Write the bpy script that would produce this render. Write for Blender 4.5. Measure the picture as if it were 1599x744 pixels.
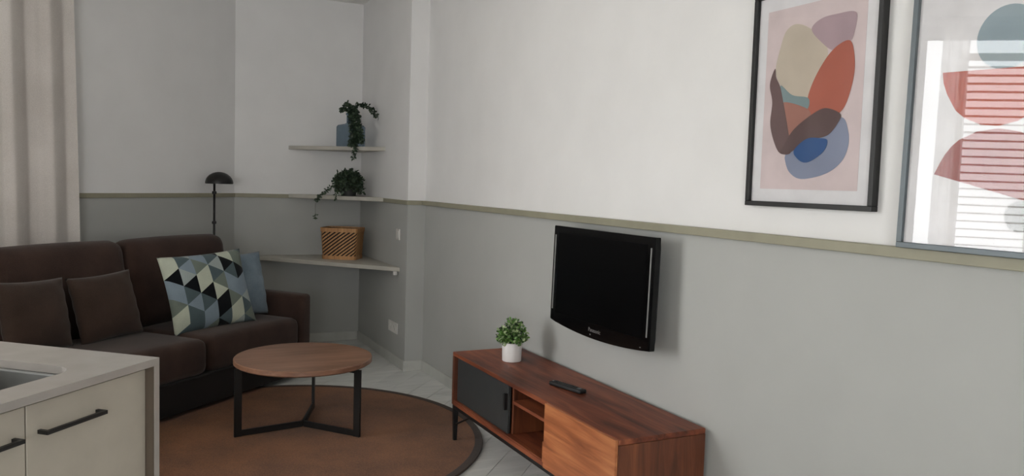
import bpy, bmesh, math, random
from mathutils import Vector, Matrix
random.seed(7)
for o in list(bpy.data.objects): bpy.data.objects.remove(o, do_unlink=True)
SC = bpy.context.scene
COL = SC.collection
PI = math.pi
R = math.radians

# ------------------------------------------------------------------ camera
EYE = 1.45
yaw, pitch, roll = .4631, .0689, .0306
F = Vector((math.sin(yaw)*math.cos(pitch), math.cos(yaw)*math.cos(pitch), -math.sin(pitch)))
rt = Vector((math.cos(yaw), -math.sin(yaw), 0)); up = rt.cross(F)
RT = rt*math.cos(roll) + up*math.sin(roll); UP = up*math.cos(roll) - rt*math.sin(roll)
cd = bpy.data.cameras.new('camera'); cam = bpy.data.objects.new('camera', cd); COL.objects.link(cam)
cd.sensor_width = 36; cd.lens = 1241.4/1599*36; cd.clip_start = .05
cam.matrix_world = Matrix(((RT.x, UP.x, -F.x, 0), (RT.y, UP.y, -F.y, 0), (RT.z, UP.z, -F.z, EYE), (0, 0, 0, 1)))
SC.camera = cam

# ------------------------------------------------------------------ sky, exposure
w = bpy.data.worlds.new('sky'); SC.world = w; w.use_nodes = True
bg = w.node_tree.nodes['Background']; bg.inputs[0].default_value = (.975, .99, 1.0, 1); bg.inputs[1].default_value = 15.0
vs = SC.view_settings
vs.view_transform = 'Standard'; vs.look = 'None'; vs.gamma = 1; vs.use_curve_mapping = False; vs.exposure = -0.36

# plan of the room (metres): right wall x = W, sofa wall runs diagonally from CN
W = 2.097; XB = 1.955; YC = 5.68; YA = 6.97; H = 2.975
TH = R(41.4)
U = Vector((math.cos(TH), math.sin(TH), 0)); V = Vector((-math.sin(TH), math.cos(TH), 0))
CN = Vector((.883, YA, 0))
MW = Matrix(((-U.x, V.x, 0, CN.x), (-U.y, V.y, 0, CN.y), (0, 0, 1, 0), (0, 0, 0, 1)))   # sofa-wall frame: s to the left, +y out of the room
SL = 6.9                                    # length of the sofa wall
L1 = MW @ Vector((SL, 0, 0))
t1 = (L1.y+1.8)/math.cos(TH); L2 = L1 - V*t1   # side wall runs back to y=-1.8
WIN = (3.65, 5.65, .12, 2.93)                 # window opening on the sofa wall

YR = -5.0                                   # end of the room behind the camera
FILL_WIN = (-4.0, -1.6, .3, 2.7)                  # unseen window added in the far end wall for ambient fill
ME = Matrix(((-1, 0, 0, W), (0, -1, 0, YR), (0, 0, 1, 0), (0, 0, 0, 1)))   # end-wall frame, +y out of the room

# portals: sample the daylight that comes through the sofa-wall window and the added rear one
pd = bpy.data.lights.new('window_daylight', 'AREA'); pd.shape = 'RECTANGLE'
pd.size = WIN[1]-WIN[0]; pd.size_y = WIN[3]-WIN[2]; pd.cycles.is_portal = True
po = bpy.data.objects.new('window_daylight', pd); COL.objects.link(po)
pc = MW @ Vector(((WIN[0]+WIN[1])/2, .06, (WIN[2]+WIN[3])/2))
po.matrix_world = Matrix.Translation(pc) @ (-V).to_track_quat('-Z', 'Y').to_matrix().to_4x4()

pd = bpy.data.lights.new('added_fill_daylight', 'AREA'); pd.shape = 'RECTANGLE'  # portal of the added rear opening, extra fill for the back walls
pd.size = FILL_WIN[1]-FILL_WIN[0]; pd.size_y = FILL_WIN[3]-FILL_WIN[2]; pd.cycles.is_portal = True
po = bpy.data.objects.new('added_fill_daylight', pd); COL.objects.link(po)
po.matrix_world = Matrix.Translation(((FILL_WIN[0]+FILL_WIN[1])/2, YR-.05, (FILL_WIN[2]+FILL_WIN[3])/2)) @ Vector((0, 1, 0)).to_track_quat('-Z', 'Y').to_matrix().to_4x4()

# ------------------------------------------------------------------ materials
def lin(c): return tuple(((x/255)/12.92 if x <= 10 else (((x/255)+.055)/1.055)**2.4) for x in c) + (1,)
class NT:
    def __init__(s, name):
        s.m = bpy.data.materials.new(name); s.m.use_nodes = True
        s.t = s.m.node_tree; s.b = s.t.nodes['Principled BSDF']; s.out = s.t.nodes['Material Output']
    def n(s, typ, **kw):
        x = s.t.nodes.new(typ)
        for k, v in kw.items():
            if k.startswith('i_'):
                key = k[2:]; key = int(key) if key.isdigit() else key.replace('_', ' ')
                x.inputs[key].default_value = v
            else: setattr(x, k, v)
        return x
    def l(s, a, b): s.t.links.new(a, b)
    def coord(s, which='Object', scale=(1, 1, 1), rot=(0, 0, 0)):
        tc = s.n('ShaderNodeTexCoord'); mp = s.n('ShaderNodeMapping'); mp.inputs['Scale'].default_value = scale; mp.inputs['Rotation'].default_value = rot
        s.l(tc.outputs[which], mp.inputs[0]); return mp.outputs[0]
    def bump(s, h, strength=.2, dist=.002):
        b = s.n('ShaderNodeBump'); b.inputs['Strength'].default_value = strength; b.inputs['Distance'].default_value = dist
        s.l(h, b.inputs['Height']); s.l(b.outputs[0], s.b.inputs['Normal'])
    def ramp(s, fac, stops):
        r = s.n('ShaderNodeValToRGB'); e = r.color_ramp.elements
        while len(e) < len(stops): e.new(.5)
        for x, (p, c) in zip(e, stops): x.position = p; x.color = c
        s.l(fac, r.inputs[0]); return r.outputs[0]
def plain(name, rgb, rough=.5, metal=0, spec=.5, coat=0):
    n = NT(name); c = lin(rgb)
    nz = n.n('ShaderNodeTexNoise', i_Scale=9.0, i_Detail=4.0); n.l(n.coord(), nz.inputs['Vector'])
    d = tuple(x*.93 for x in c[:3])+(1,); l_ = tuple(min(1, x*1.05) for x in c[:3])+(1,)
    n.l(n.ramp(nz.outputs[0], [(.3, d), (.7, l_)]), n.b.inputs['Base Color'])
    n.b.inputs['Roughness'].default_value = rough; n.b.inputs['Metallic'].default_value = metal
    n.b.inputs['Specular IOR Level'].default_value = spec; n.b.inputs['Coat Weight'].default_value = coat
    return n.m
def wall_mat():
    n = NT('two_tone_wall_paint'); g = n.n('ShaderNodeNewGeometry'); sx = n.n('ShaderNodeSeparateXYZ'); n.l(g.outputs['Position'], sx.inputs[0])
    gt = n.n('ShaderNodeMath', operation='GREATER_THAN'); gt.inputs[1].default_value = 1.28; n.l(sx.outputs[2], gt.inputs[0])
    nz = n.n('ShaderNodeTexNoise', i_Scale=3.0, i_Detail=5.0); n.l(g.outputs['Position'], nz.inputs['Vector'])
    def pr(c): return n.ramp(nz.outputs[0], [(.3, tuple(x*.97 for x in c)+(1,)), (.7, tuple(min(1, x*1.02) for x in c)+(1,))])
    mx = n.n('ShaderNodeMix', data_type='RGBA'); n.l(gt.outputs[0], mx.inputs[0]); n.l(pr(LOWER), mx.inputs[6]); n.l(pr(UPPER), mx.inputs[7])
    n.l(mx.outputs[2], n.b.inputs['Base Color']); n.b.inputs['Roughness'].default_value = .75; n.b.inputs['Specular IOR Level'].default_value = .25
    n2 = n.n('ShaderNodeTexNoise', i_Scale=160.0, i_Detail=3.0); n.l(g.outputs['Position'], n2.inputs['Vector']); n.bump(n2.outputs[0], .06, .001)
    return n.m
UPPER = (.85, .838, .828); LOWER = (.455, .458, .438)
def wood(name, dark, mid, light, axis=1, rough=.4, sc=1.0, coat=0):
    n = NT(name); s = [7*sc, 7*sc, 7*sc]; s[axis] = .55*sc
    co = n.coord('Object', tuple(s)); nz = n.n('ShaderNodeTexNoise', i_Scale=3.2, i_Detail=9.0, i_Roughness=.62, i_Distortion=.9); n.l(co, nz.inputs['Vector'])
    big = n.n('ShaderNodeTexNoise', i_Scale=2.4, i_Detail=2.0); s2 = [2.2, 2.2, 2.2]; s2[axis] = .9; n.l(n.coord('Object', tuple(s2)), big.inputs['Vector'])
    mx = n.n('ShaderNodeMath', operation='ADD'); a = n.n('ShaderNodeMath', operation='MULTIPLY'); a.inputs[1].default_value = .55; b = n.n('ShaderNodeMath', operation='MULTIPLY'); b.inputs[1].default_value = .45
    n.l(nz.outputs[0], a.inputs[0]); n.l(big.outputs[0], b.inputs[0]); n.l(a.outputs[0], mx.inputs[0]); n.l(b.outputs[0], mx.inputs[1])
    n.l(n.ramp(mx.outputs[0], [(.36, lin(dark)), (.5, lin(mid)), (.64, lin(light))]), n.b.inputs['Base Color'])
    n.b.inputs['Roughness'].default_value = rough; n.b.inputs['Coat Weight'].default_value = coat; n.b.inputs['Coat Roughness'].default_value = .25
    n.bump(nz.outputs[0], .12, .001); return n.m
def fabric(name, c1, c2, scale=260, bump=.35, big=6, trans=0):
    n = NT(name); co = n.coord('Object')
    nz = n.n('ShaderNodeTexNoise', i_Scale=float(scale), i_Detail=2.0); n.l(co, nz.inputs['Vector'])
    nb = n.n('ShaderNodeTexNoise', i_Scale=float(big), i_Detail=3.0); n.l(co, nb.inputs['Vector'])
    ad = n.n('ShaderNodeMath', operation='ADD'); n.l(nz.outputs[0], ad.inputs[0]); n.l(nb.outputs[0], ad.inputs[1])
    hf = n.n('ShaderNodeMath', operation='MULTIPLY'); hf.inputs[1].default_value = .5; n.l(ad.outputs[0], hf.inputs[0])
    cr = n.ramp(hf.outputs[0], [(.36, lin(c1)), (.64, lin(c2))]); n.l(cr, n.b.inputs['Base Color'])
    n.b.inputs['Roughness'].default_value = .9; n.b.inputs['Specular IOR Level'].default_value = .15
    n.b.inputs['Sheen Weight'].default_value = .15
    n.bump(nz.outputs[0], bump, .0015)
    if trans:
        tl = n.n('ShaderNodeBsdfTranslucent'); n.l(cr, tl.inputs[0]); mx = n.n('ShaderNodeMixShader'); mx.inputs[0].default_value = trans
        n.l(n.b.outputs[0], mx.inputs[1]); n.l(tl.outputs[0], mx.inputs[2]); n.l(mx.outputs[0], n.out.inputs[0])
    return n.m
def pane(name, tint=(1, 1, 1, 1), base=.04):
    # thin clear sheet: mirror part grows with the angle, the rest passes straight through
    n = NT(name); lw = n.n('ShaderNodeLayerWeight'); lw.inputs[0].default_value = .5; pw = n.n('ShaderNodeMath', operation='POWER'); pw.inputs[1].default_value = 5; n.l(lw.outputs['Facing'], pw.inputs[0])
    fr = n.n('ShaderNodeMath', operation='MULTIPLY_ADD'); fr.inputs[1].default_value = .957; fr.inputs[2].default_value = .043; n.l(pw.outputs[0], fr.inputs[0])
    g = n.n('ShaderNodeBsdfGlossy'); g.inputs['Roughness'].default_value = .015
    t = n.n('ShaderNodeBsdfTransparent'); t.inputs[0].default_value = tint
    m2 = n.n('ShaderNodeMath', operation='MULTIPLY'); m2.inputs[1].default_value = 1.2; m2.use_clamp = True
    n.l(fr.outputs[0], m2.inputs[0])
    mx = n.n('ShaderNodeMixShader'); n.l(m2.outputs[0], mx.inputs[0]); n.l(t.outputs[0], mx.inputs[1]); n.l(g.outputs[0], mx.inputs[2]); n.l(mx.outputs[0], n.out.inputs[0])
    return n.m
def tile_mat():
    n = NT('pale_grey_plank_tile'); g = n.n('ShaderNodeNewGeometry'); oi = n.n('ShaderNodeObjectInfo')
    mp = n.n('ShaderNodeMapping'); mp.inputs['Rotation'].default_value = (0, 0, -R(47)); mp.inputs['Scale'].default_value = (1.2, 9, 1); n.l(g.outputs['Position'], mp.inputs[0])
    nz = n.n('ShaderNodeTexNoise', i_Scale=2.2, i_Detail=7.0, i_Roughness=.6, i_Distortion=.6); n.l(mp.outputs[0], nz.inputs['Vector'])
    ad = n.n('ShaderNodeMath', operation='MULTIPLY_ADD'); n.l(oi.outputs['Random'], ad.inputs[0]); ad.inputs[1].default_value = .12; n.l(nz.outputs[0], ad.inputs[2])
    n.l(n.ramp(ad.outputs[0], [(.35, lin((214, 215, 212))), (.75, lin((238, 238, 235)))]), n.b.inputs['Base Color'])
    n.b.inputs['Roughness'].default_value = .42; n.bump(nz.outputs[0], .05, .001); return n.m
M = {}
M['wall'] = wall_mat()
M['white_wall'] = plain('white_wall_paint', (238, 236, 233), .75, spec=.2)
M['ceiling'] = plain('ceiling_paint', (240, 238, 235), .8, spec=.2)
M['rail'] = plain('olive_grey_trim_paint', (152, 148, 128), .5)
M['skirt'] = plain('pale_grey_skirting_tile', (196, 196, 190), .4)
M['grout'] = plain('grout', (128, 128, 124), .9)
M['tile'] = tile_mat()
M['shelf'] = plain('pale_grey_shelf_paint', (190, 186, 176), .5)
M['sofa'] = fabric('dark_brown_sofa_fabric', (52, 39, 34), (76, 58, 51), 420, .4, 5)
M['sofa_base'] = fabric('shade_darkened_base_fabric', (20, 16, 14), (30, 24, 22), 420, .4, 5)  # sofa fabric darkened: shade under the seat front put into the colour
M['sofa_cushion'] = fabric('dark_brown_scatter_fabric', (52, 41, 35), (74, 58, 50), 420, .4, 5)
M['blue'] = fabric('powder_blue_cotton', (112, 128, 140), (140, 156, 168), 300, .15, 8)
M['curtain'] = fabric('beige_grey_linen_curtain', (216, 208, 201), (237, 230, 224), 220, .25, 3, trans=.12)
M['rug'] = fabric('brown_jute', (94, 59, 36), (142, 92, 55), 190, .8, 2.5)
M['rug_edge'] = fabric('dark_brown_rug_binding', (52, 38, 29), (70, 52, 40), 260, .3, 4)
M['walnut'] = wood('reddish_brown_wood', (74, 33, 18), (122, 62, 38), (156, 88, 56), 1, .5, 1.0, 0)
M['orange_wood'] = wood('orange_brown_wood', (124, 68, 40), (172, 102, 62), (198, 130, 82), 1, .45, 1.1, .0)
M['walnut_z'] = wood('reddish_brown_wood_upright', (66, 33, 19), (104, 56, 34), (134, 78, 46), 2, .4, 1.0, .1)
M['tabletop'] = wood('brown_table_wood', (112, 79, 61), (143, 104, 82), (164, 122, 98), 0, .38, .9, .1)
M['table_edge'] = wood('dark_table_edge_wood', (58, 42, 33), (80, 60, 47), (96, 74, 58), 0, .45, .9)
M['black'] = plain('black_powder_coated_metal', (18, 17, 17), .45)
M['slate'] = plain('slate_grey_lacquer', (52, 54, 54), .5)
M['gloss_black'] = plain('glossy_black_plastic', (8, 8, 9), .15, spec=.3)
M['matt_black'] = plain('matt_black_plastic', (14, 14, 15), .5)
M['screen'] = plain('dark_tv_panel', (4, 4, 5), .3, spec=.12)
M['silver'] = plain('silver_strip', (190, 190, 188), .3, metal=.7)
M['white'] = plain('white_plastic', (222, 220, 214), .4)
M['pot_white'] = plain('white_ceramic', (224, 220, 218), .35)
M['cream'] = plain('cream_laminate', (186, 178, 164), .45)
M['quartz'] = plain('grey_quartz', (168, 162, 156), .22)
M['steel'] = plain('brushed_steel', (88, 88, 86), .4, metal=.85)
M['paper'] = plain('white_mount_paper', (226, 224, 226), .8, spec=.1)
M['frame_grey'] = plain('grey_aluminium_frame', (96, 104, 108), .4, metal=.3)
M['wicker'] = wood('bamboo_wicker', (150, 106, 66), (180, 132, 86), (204, 158, 108), 2, .55, 2)
M['wicker_dark'] = plain('dark_wicker', (34, 22, 15), .8)
M['leaf_dark'] = plain('dark_green_leaf', (38, 56, 40), .5)
M['leaf_mid'] = plain('grey_green_leaf', (66, 84, 62), .5)
M['leaf_bright'] = plain('fresh_green_leaf', (92, 132, 62), .5)
M['leaf_pale'] = plain('pale_green_leaf', (168, 186, 138), .5)
M['stem'] = plain('green_stem', (62, 72, 44), .6)
M['soil'] = plain('dark_soil', (38, 30, 24), .9)
M['dark_pot'] = plain('charcoal_ceramic', (30, 32, 31), .5)
M['glazing'] = pane('picture_glass')
M['window_glass'] = pane('window_glass')
M['window_frame'] = plain('white_window_frame', (225, 224, 220), .4)
M['shutter'] = plain('beige_shutter', (220, 208, 188), .6)
M['ground'] = plain('terrace_paving', (170, 164, 152), .8)
n = NT('blue_bottle_glass'); n.b.inputs['Base Color'].default_value = lin((128, 150, 172)); n.b.inputs['Roughness'].default_value = .06; n.b.inputs['Transmission Weight'].default_value = .85; n.b.inputs['IOR'].default_value = 1.12
nz_ = n.n('ShaderNodeTexNoise', i_Scale=14.0); n.l(n.coord(), nz_.inputs['Vector']); n.l(n.ramp(nz_.outputs[0], [(.3, lin((150, 170, 188))), (.7, lin((172, 190, 204)))]), n.b.inputs['Base Color']); M['bottle'] = n.m
n = NT('white_sheer'); tl = n.n('ShaderNodeBsdfTranslucent'); df = n.n('ShaderNodeBsdfDiffuse'); tr = n.n('ShaderNodeBsdfTransparent')
nz_ = n.n('ShaderNodeTexNoise', i_Scale=40.0); n.l(n.coord(), nz_.inputs['Vector']); cr_ = n.ramp(nz_.outputs[0], [(.3, (.80, .79, .77, 1)), (.7, (.88, .87, .85, 1))])
n.l(cr_, tl.inputs[0]); n.l(cr_, df.inputs[0]); m1 = n.n('ShaderNodeMixShader'); m1.inputs[0].default_value = .8; n.l(df.outputs[0], m1.inputs[1]); n.l(tl.outputs[0], m1.inputs[2])
m2 = n.n('ShaderNodeMixShader'); m2.inputs[0].default_value = .25; n.l(m1.outputs[0], m2.inputs[1]); n.l(tr.outputs[0], m2.inputs[2]); n.l(m2.outputs[0], n.out.inputs[0]); M['sheer'] = n.m

# ------------------------------------------------------------------ mesh helpers
def obj(name, bm, mat, parent=None, smooth=False, mats=None):
    me = bpy.data.meshes.new(name); bmesh.ops.recalc_face_normals(bm, faces=bm.faces[:]); bm.to_mesh(me); bm.free()
    for m_ in (mats or [mat]): me.materials.append(M[m_] if isinstance(m_, str) else m_)
    if smooth:
        for p in me.polygons: p.use_smooth = True
    o = bpy.data.objects.new(name, me); COL.objects.link(o)
    if parent: o.parent = parent
    return o
def autosmooth(o, ang=40):
    bm = bmesh.new(); bm.from_mesh(o.data)
    for f in bm.faces: f.smooth = True
    for e in bm.edges:
        if len(e.link_faces) == 2 and e.calc_face_angle(0) > R(ang): e.smooth = False
    bm.to_mesh(o.data); bm.free(); return o
def empty(name, loc=(0, 0, 0), rz=0):
    o = bpy.data.objects.new(name, None); COL.objects.link(o); o.location = loc; o.rotation_euler = (0, 0, rz); o.empty_display_size = .1; return o
def tag(o, label=None, cat=None, group=None, kind=None):
    if label: o['label'] = label
    if cat: o['category'] = cat
    if group: o['group'] = group
    if kind: o['kind'] = kind
    return o
def box(x0, x1, y0, y1, z0, z1, bm=None, bev=0, seg=2, mat=None):
    own = bm is None
    b = bmesh.new()
    vs_ = [b.verts.new(p) for p in ((x0, y0, z0), (x1, y0, z0), (x1, y1, z0), (x0, y1, z0), (x0, y0, z1), (x1, y0, z1), (x1, y1, z1), (x0, y1, z1))]
    for f in ((0, 3, 2, 1), (4, 5, 6, 7), (0, 1, 5, 4), (1, 2, 6, 5), (2, 3, 7, 6), (3, 0, 4, 7)): b.faces.new([vs_[i] for i in f])
    if bev: bmesh.ops.bevel(b, geom=b.edges[:], offset=bev, segments=seg, profile=.5, affect='EDGES')
    if mat: bmesh.ops.transform(b, matrix=mat, verts=b.verts)
    if own: return b
    join(bm, b); return bm
def join(dst, src):
    mp = {v: dst.verts.new(v.co) for v in src.verts}
    for f in src.faces:
        try:
            nf = dst.faces.new([mp[v] for v in f.verts]); nf.material_index = f.material_index; nf.smooth = f.smooth
        except ValueError: pass
    src.free(); return dst
def xform(bm, m): bmesh.ops.transform(bm, matrix=m, verts=bm.verts); return bm
def tube(pts, rad, bm=None, seg=8, caps=True):
    bm = bm or bmesh.new(); pts = [Vector(p) for p in pts]; rings = []
    rs = rad if isinstance(rad, (list, tuple)) else [rad]*len(pts)
    prev = None
    for i, p in enumerate(pts):
        d = (pts[min(i+1, len(pts)-1)]-pts[max(i-1, 0)]).normalized()
        if prev is None: a = d.orthogonal().normalized()
        else: a = (prev-d*prev.dot(d)).normalized()
        prev = a; b = d.cross(a)
        rings.append([bm.verts.new(p+(a*math.cos(2*PI*k/seg)+b*math.sin(2*PI*k/seg))*rs[i]) for k in range(seg)])
    for r0, r1 in zip(rings, rings[1:]):
        for k in range(seg): bm.faces.new((r0[k], r0[(k+1) % seg], r1[(k+1) % seg], r1[k]))
    if caps: bm.faces.new(rings[0][::-1]); bm.faces.new(rings[-1])
    return bm
def lathe(prof, seg=32, bm=None, close=False):
    bm = bm or bmesh.new(); rings = []
    for r, z in prof:
        rings.append([bm.verts.new((0, 0, z))] if r < 1e-6 else [bm.verts.new((r*math.cos(2*PI*k/seg), r*math.sin(2*PI*k/seg), z)) for k in range(seg)])
    pr = list(zip(rings, rings[1:])) + ([(rings[-1], rings[0])] if close else [])
    for a, b in pr:
        for k in range(seg):
            k2 = (k+1) % seg
            if len(a) == 1 and len(b) == 1: continue
            if len(a) == 1: bm.faces.new((a[0], b[k], b[k2]))
            elif len(b) == 1: bm.faces.new((a[k], a[k2], b[0]))
            else: bm.faces.new((a[k], a[k2], b[k2], b[k]))
    return bm
def prism(poly, z0, z1, bm=None):
    bm = bm or bmesh.new(); lo = [bm.verts.new((x, y, z0)) for x, y in poly]; hi = [bm.verts.new((x, y, z1)) for x, y in poly]; k = len(poly)
    bm.faces.new(lo[::-1]); bm.faces.new(hi)
    for i in range(k): bm.faces.new((lo[i], lo[(i+1) % k], hi[(i+1) % k], hi[i]))
    return bm
def rounded(x0, x1, y0, y1, r, n=6):
    out = []
    for cx, cy, a0 in ((x1-r, y0+r, -90), (x1-r, y1-r, 0), (x0+r, y1-r, 90), (x0+r, y0+r, 180)):
        for k in range(n+1): a = R(a0+90*k/n); out.append((cx+r*math.cos(a), cy+r*math.sin(a)))
    return out
def smooth_closed(pts, n=6):
    out = []; k = len(pts)
    for i in range(k):
        p0, p1, p2, p3 = [Vector(pts[(i+j-1) % k]) for j in range(4)]
        for q in range(n):
            t = q/n; out.append(tuple(.5*((2*p1)+(-p0+p2)*t+(2*p0-5*p1+4*p2-p3)*t*t+(-p0+3*p1-3*p2+p3)*t**3)))
    return out
def struct(name, bm, mat, parent=None):
    o = obj(name, bm, mat, parent)
    if not parent: o['kind'] = 'structure'
    return o

# ------------------------------------------------------------------ room shell
ROOM = [(W, YR), (W, YC), (XB, YC), (XB, YA), (CN.x, YA), (L1.x, L1.y), (L1.x, YR)]
floor = struct('floor', prism(ROOM, -.06, -.006), 'grout')
obj('plain_tiling', prism([(L1.x, YR), (W, YR), (W, -1.802), (L2.x, -1.802), (L1.x, L1.y-.004)], -.006, 0), 'tile', floor)
def clip(poly, a, b):       # keep the part to the left of a->b
    out = []
    def side(p): return (b[0]-a[0])*(p[1]-a[1])-(b[1]-a[1])*(p[0]-a[0])
    for i in range(len(poly)):
        p, q = poly[i], poly[(i+1) % len(poly)]; sp, sq = side(p), side(q)
        if sp >= 0: out.append(p)
        if sp*sq < 0: t = sp/(sp-sq); out.append((p[0]+(q[0]-p[0])*t, p[1]+(q[1]-p[1])*t))
    return out
PA = R(47); pu = Vector((math.cos(PA), math.sin(PA))); pv = Vector((-math.sin(PA), math.cos(PA)))
PW, PL = .163, .98; v_off = 1.177 % PW
CONV = [(W, -1.8), (W, YC), (XB, YA), (CN.x, YA), (L1.x, L1.y), (L2.x, L2.y)]
for j in range(-40, 80):
    v0 = v_off + j*PW; sh = (j*.37) % 1*PL
    for i in range(-8, 12):
        u0 = i*PL+sh; g = .0013
        q = [tuple(pu*a+pv*b) for a, b in ((u0+g, v0+g), (u0+PL-g, v0+g), (u0+PL-g, v0+PW-g), (u0+g, v0+PW-g))]
        for k in range(len(CONV)):
            q = clip(q, CONV[k], CONV[(k+1) % len(CONV)]) if q else q
        if not q or len(q) < 3: continue
        ar = abs(sum(q[k][0]*q[(k+1) % len(q)][1]-q[(k+1) % len(q)][0]*q[k][1] for k in range(len(q))))/2
        if ar < .00005: continue
        c = Vector((sum(p[0] for p in q)/len(q), sum(p[1] for p in q)/len(q), 0))
        b = prism([(p[0]-c.x, p[1]-c.y) for p in q], -.006, 0); o = obj('plank', b, 'tile', floor); o.location = c
T = .12
struct('wall_right', box(W, W+T, YR, YC, -.06, H), 'wall')
struct('wall_corner', prism([(XB, YC), (W+T, YC), (W+T, YA+T), (XB, YA+T)], -.06, H), 'wall')
struct('wall_back', prism([(CN.x, YA), (XB, YA), (XB, YA+T), (CN.x+.03, YA+T)], -.06, H), 'wall')
# sofa wall with the window opening
b = bmesh.new()
for x0, x1, z0, z1 in ((0, WIN[0], -.06, H), (WIN[1], SL, -.06, H), (WIN[0], WIN[1], -.06, WIN[2]), (WIN[0], WIN[1], WIN[3], H)): box(x0, x1, 0, .2, z0, z1, b)
struct('wall_left', xform(b, MW), 'wall')
struct('wall_side', box(L1.x-T, L1.x, YR, L1.y, -.06, H), 'white_wall')
b = bmesh.new()
for x0, x1, z0, z1 in ((L1.x-T, FILL_WIN[0], -.06, H), (FILL_WIN[1], W+T, -.06, H), (FILL_WIN[0], FILL_WIN[1], -.06, FILL_WIN[2]), (FILL_WIN[0], FILL_WIN[1], FILL_WIN[3], H)): box(x0, x1, YR-T, YR, z0, z1, b)
struct('wall_rear', b, 'white_wall')
struct('ceiling', prism([(W+T, YR-T), (W+T, YA+T), (CN.x, YA+T), (L1.x+V.x*.2, L1.y+.2), (L1.x-T, L1.y), (L1.x-T, YR-T)], H, H+.1), 'ceiling')
# dado rail and skirting
def strip(nm, p, q, nrm, z0, z1, d, mat):
    p, q, nrm = Vector(p), Vector(q), Vector(nrm).normalized()
    b = prism([(p.x, p.y), (q.x, q.y), (q.x+nrm.x*d, q.y+nrm.y*d), (p.x+nrm.x*d, p.y+nrm.y*d)], z0, z1)
    bmesh.ops.bevel(b, geom=b.edges[:], offset=.002, segments=1, affect='EDGES'); return struct(nm, b, mat)
RZ0, RZ1, RD = 1.264, 1.297, .03
strip('trim_1', (W, YR), (W, YC), (-1, 0), RZ0, RZ1, RD, 'rail')
strip('trim_2', (W-RD, YC), (XB-.012, YC), (0, -1), RZ0, RZ1, .012, 'rail')
strip('trim_3', (XB, YC), (XB, YA), (-1, 0), RZ0, RZ1, .012, 'rail')
strip('trim_4', (CN.x, YA), (XB-.012, YA), (0, -1), RZ0, RZ1, .012, 'rail')
a = CN; bb = MW @ Vector((WIN[0], 0, 0)); strip('trim_5', (a.x, a.y), (bb.x, bb.y), -V.xy, RZ0, RZ1, .012, 'rail')
SK = .078
strip('baseboard_right', (W, YR), (W, YC), (-1, 0), 0, SK, .01, 'skirt')
strip('baseboard_column', (W-.01, YC), (XB-.01, YC), (0, -1), 0, SK, .01, 'skirt')
strip('baseboard_corner', (XB, YC), (XB, YA), (-1, 0), 0, SK, .01, 'skirt')
strip('baseboard_back', (CN.x, YA), (XB-.01, YA), (0, -1), 0, SK, .01, 'skirt')
strip('baseboard_left', (a.x, a.y), (bb.x, bb.y), -V.xy, 0, SK, .01, 'skirt')

# ------------------------------------------------------------------ window on the sofa wall, terrace outside
def make_window(name, mat_, ww, wh):
    win = empty(name); win['kind'] = 'structure'; win.matrix_world = mat_
    b = bmesh.new()
    for x0, x1, z0, z1 in ((0, ww, 0, .06), (0, ww, wh-.06, wh), (0, .06, .06, wh-.06), (ww-.06, ww, .06, wh-.06)): box(x0, x1, .07, .12, z0, z1, b)
    obj('window_frame', b, 'window_frame', win)
    for k in range(2):
        x0 = .06 + k*(ww-.12)/2; x1 = x0+(ww-.12)/2
        b = bmesh.new()
        for q in ((x0, x1, .06, .11), (x0, x1, wh-.11, wh-.06), (x0, x0+.05, .11, wh-.11), (x1-.05, x1, .11, wh-.11)): box(q[0], q[1], .08, .11, q[2], q[3], b)
        s_ = obj('sash', b, 'window_frame', win)
        b = bmesh.new(); b.faces.new([b.verts.new(p) for p in ((x0+.05, .1, .11), (x1-.05, .1, .11), (x1-.05, .1, wh-.11), (x0+.05, .1, wh-.11))])
        obj('pane', b, 'window_glass', s_)
make_window('window_1', MW @ Matrix.Translation((WIN[0], 0, WIN[2])), WIN[1]-WIN[0], WIN[3]-WIN[2])
make_window('added_fill_window', ME @ Matrix.Translation((W-FILL_WIN[1], 0, FILL_WIN[2])), FILL_WIN[1]-FILL_WIN[0], FILL_WIN[3]-FILL_WIN[2])  # added out of view to lift the ambient light
# louvred shutter leaf outside the window
sh = empty('louvre_shutter'); sh.matrix_world = MW @ Matrix.Translation((4.08, .3, 0))
tag(sh, 'beige louvred shutter leaf outside the window, seen in the picture glass', 'shutter')
b = bmesh.new(); sw = .8
for q in ((0, .05, .1, 2.75), (sw-.05, sw, .1, 2.75), (.05, sw-.05, .1, .16), (.05, sw-.05, 2.69, 2.75)): box(q[0], q[1], 0, .04, q[2], q[3], b)
obj('shutter_frame', b, 'shutter', sh)
b = box(.05, sw-.05, -.022, .022, -.003, .003, mat=None); xform(b, Matrix.Rotation(R(-10), 4, 'X'))
sl0 = None
for k in range(36):
    if sl0 is None: sl0 = obj('slat', b, 'shutter', sh); o = sl0
    else: o = sl0.copy(); COL.objects.link(o)
    o.location = (0, .02, .2+k*.0695)
g_ = struct('ground', xform(box(-3, 12, .21, 14, -.12, -.02), MW), 'ground')

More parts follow.
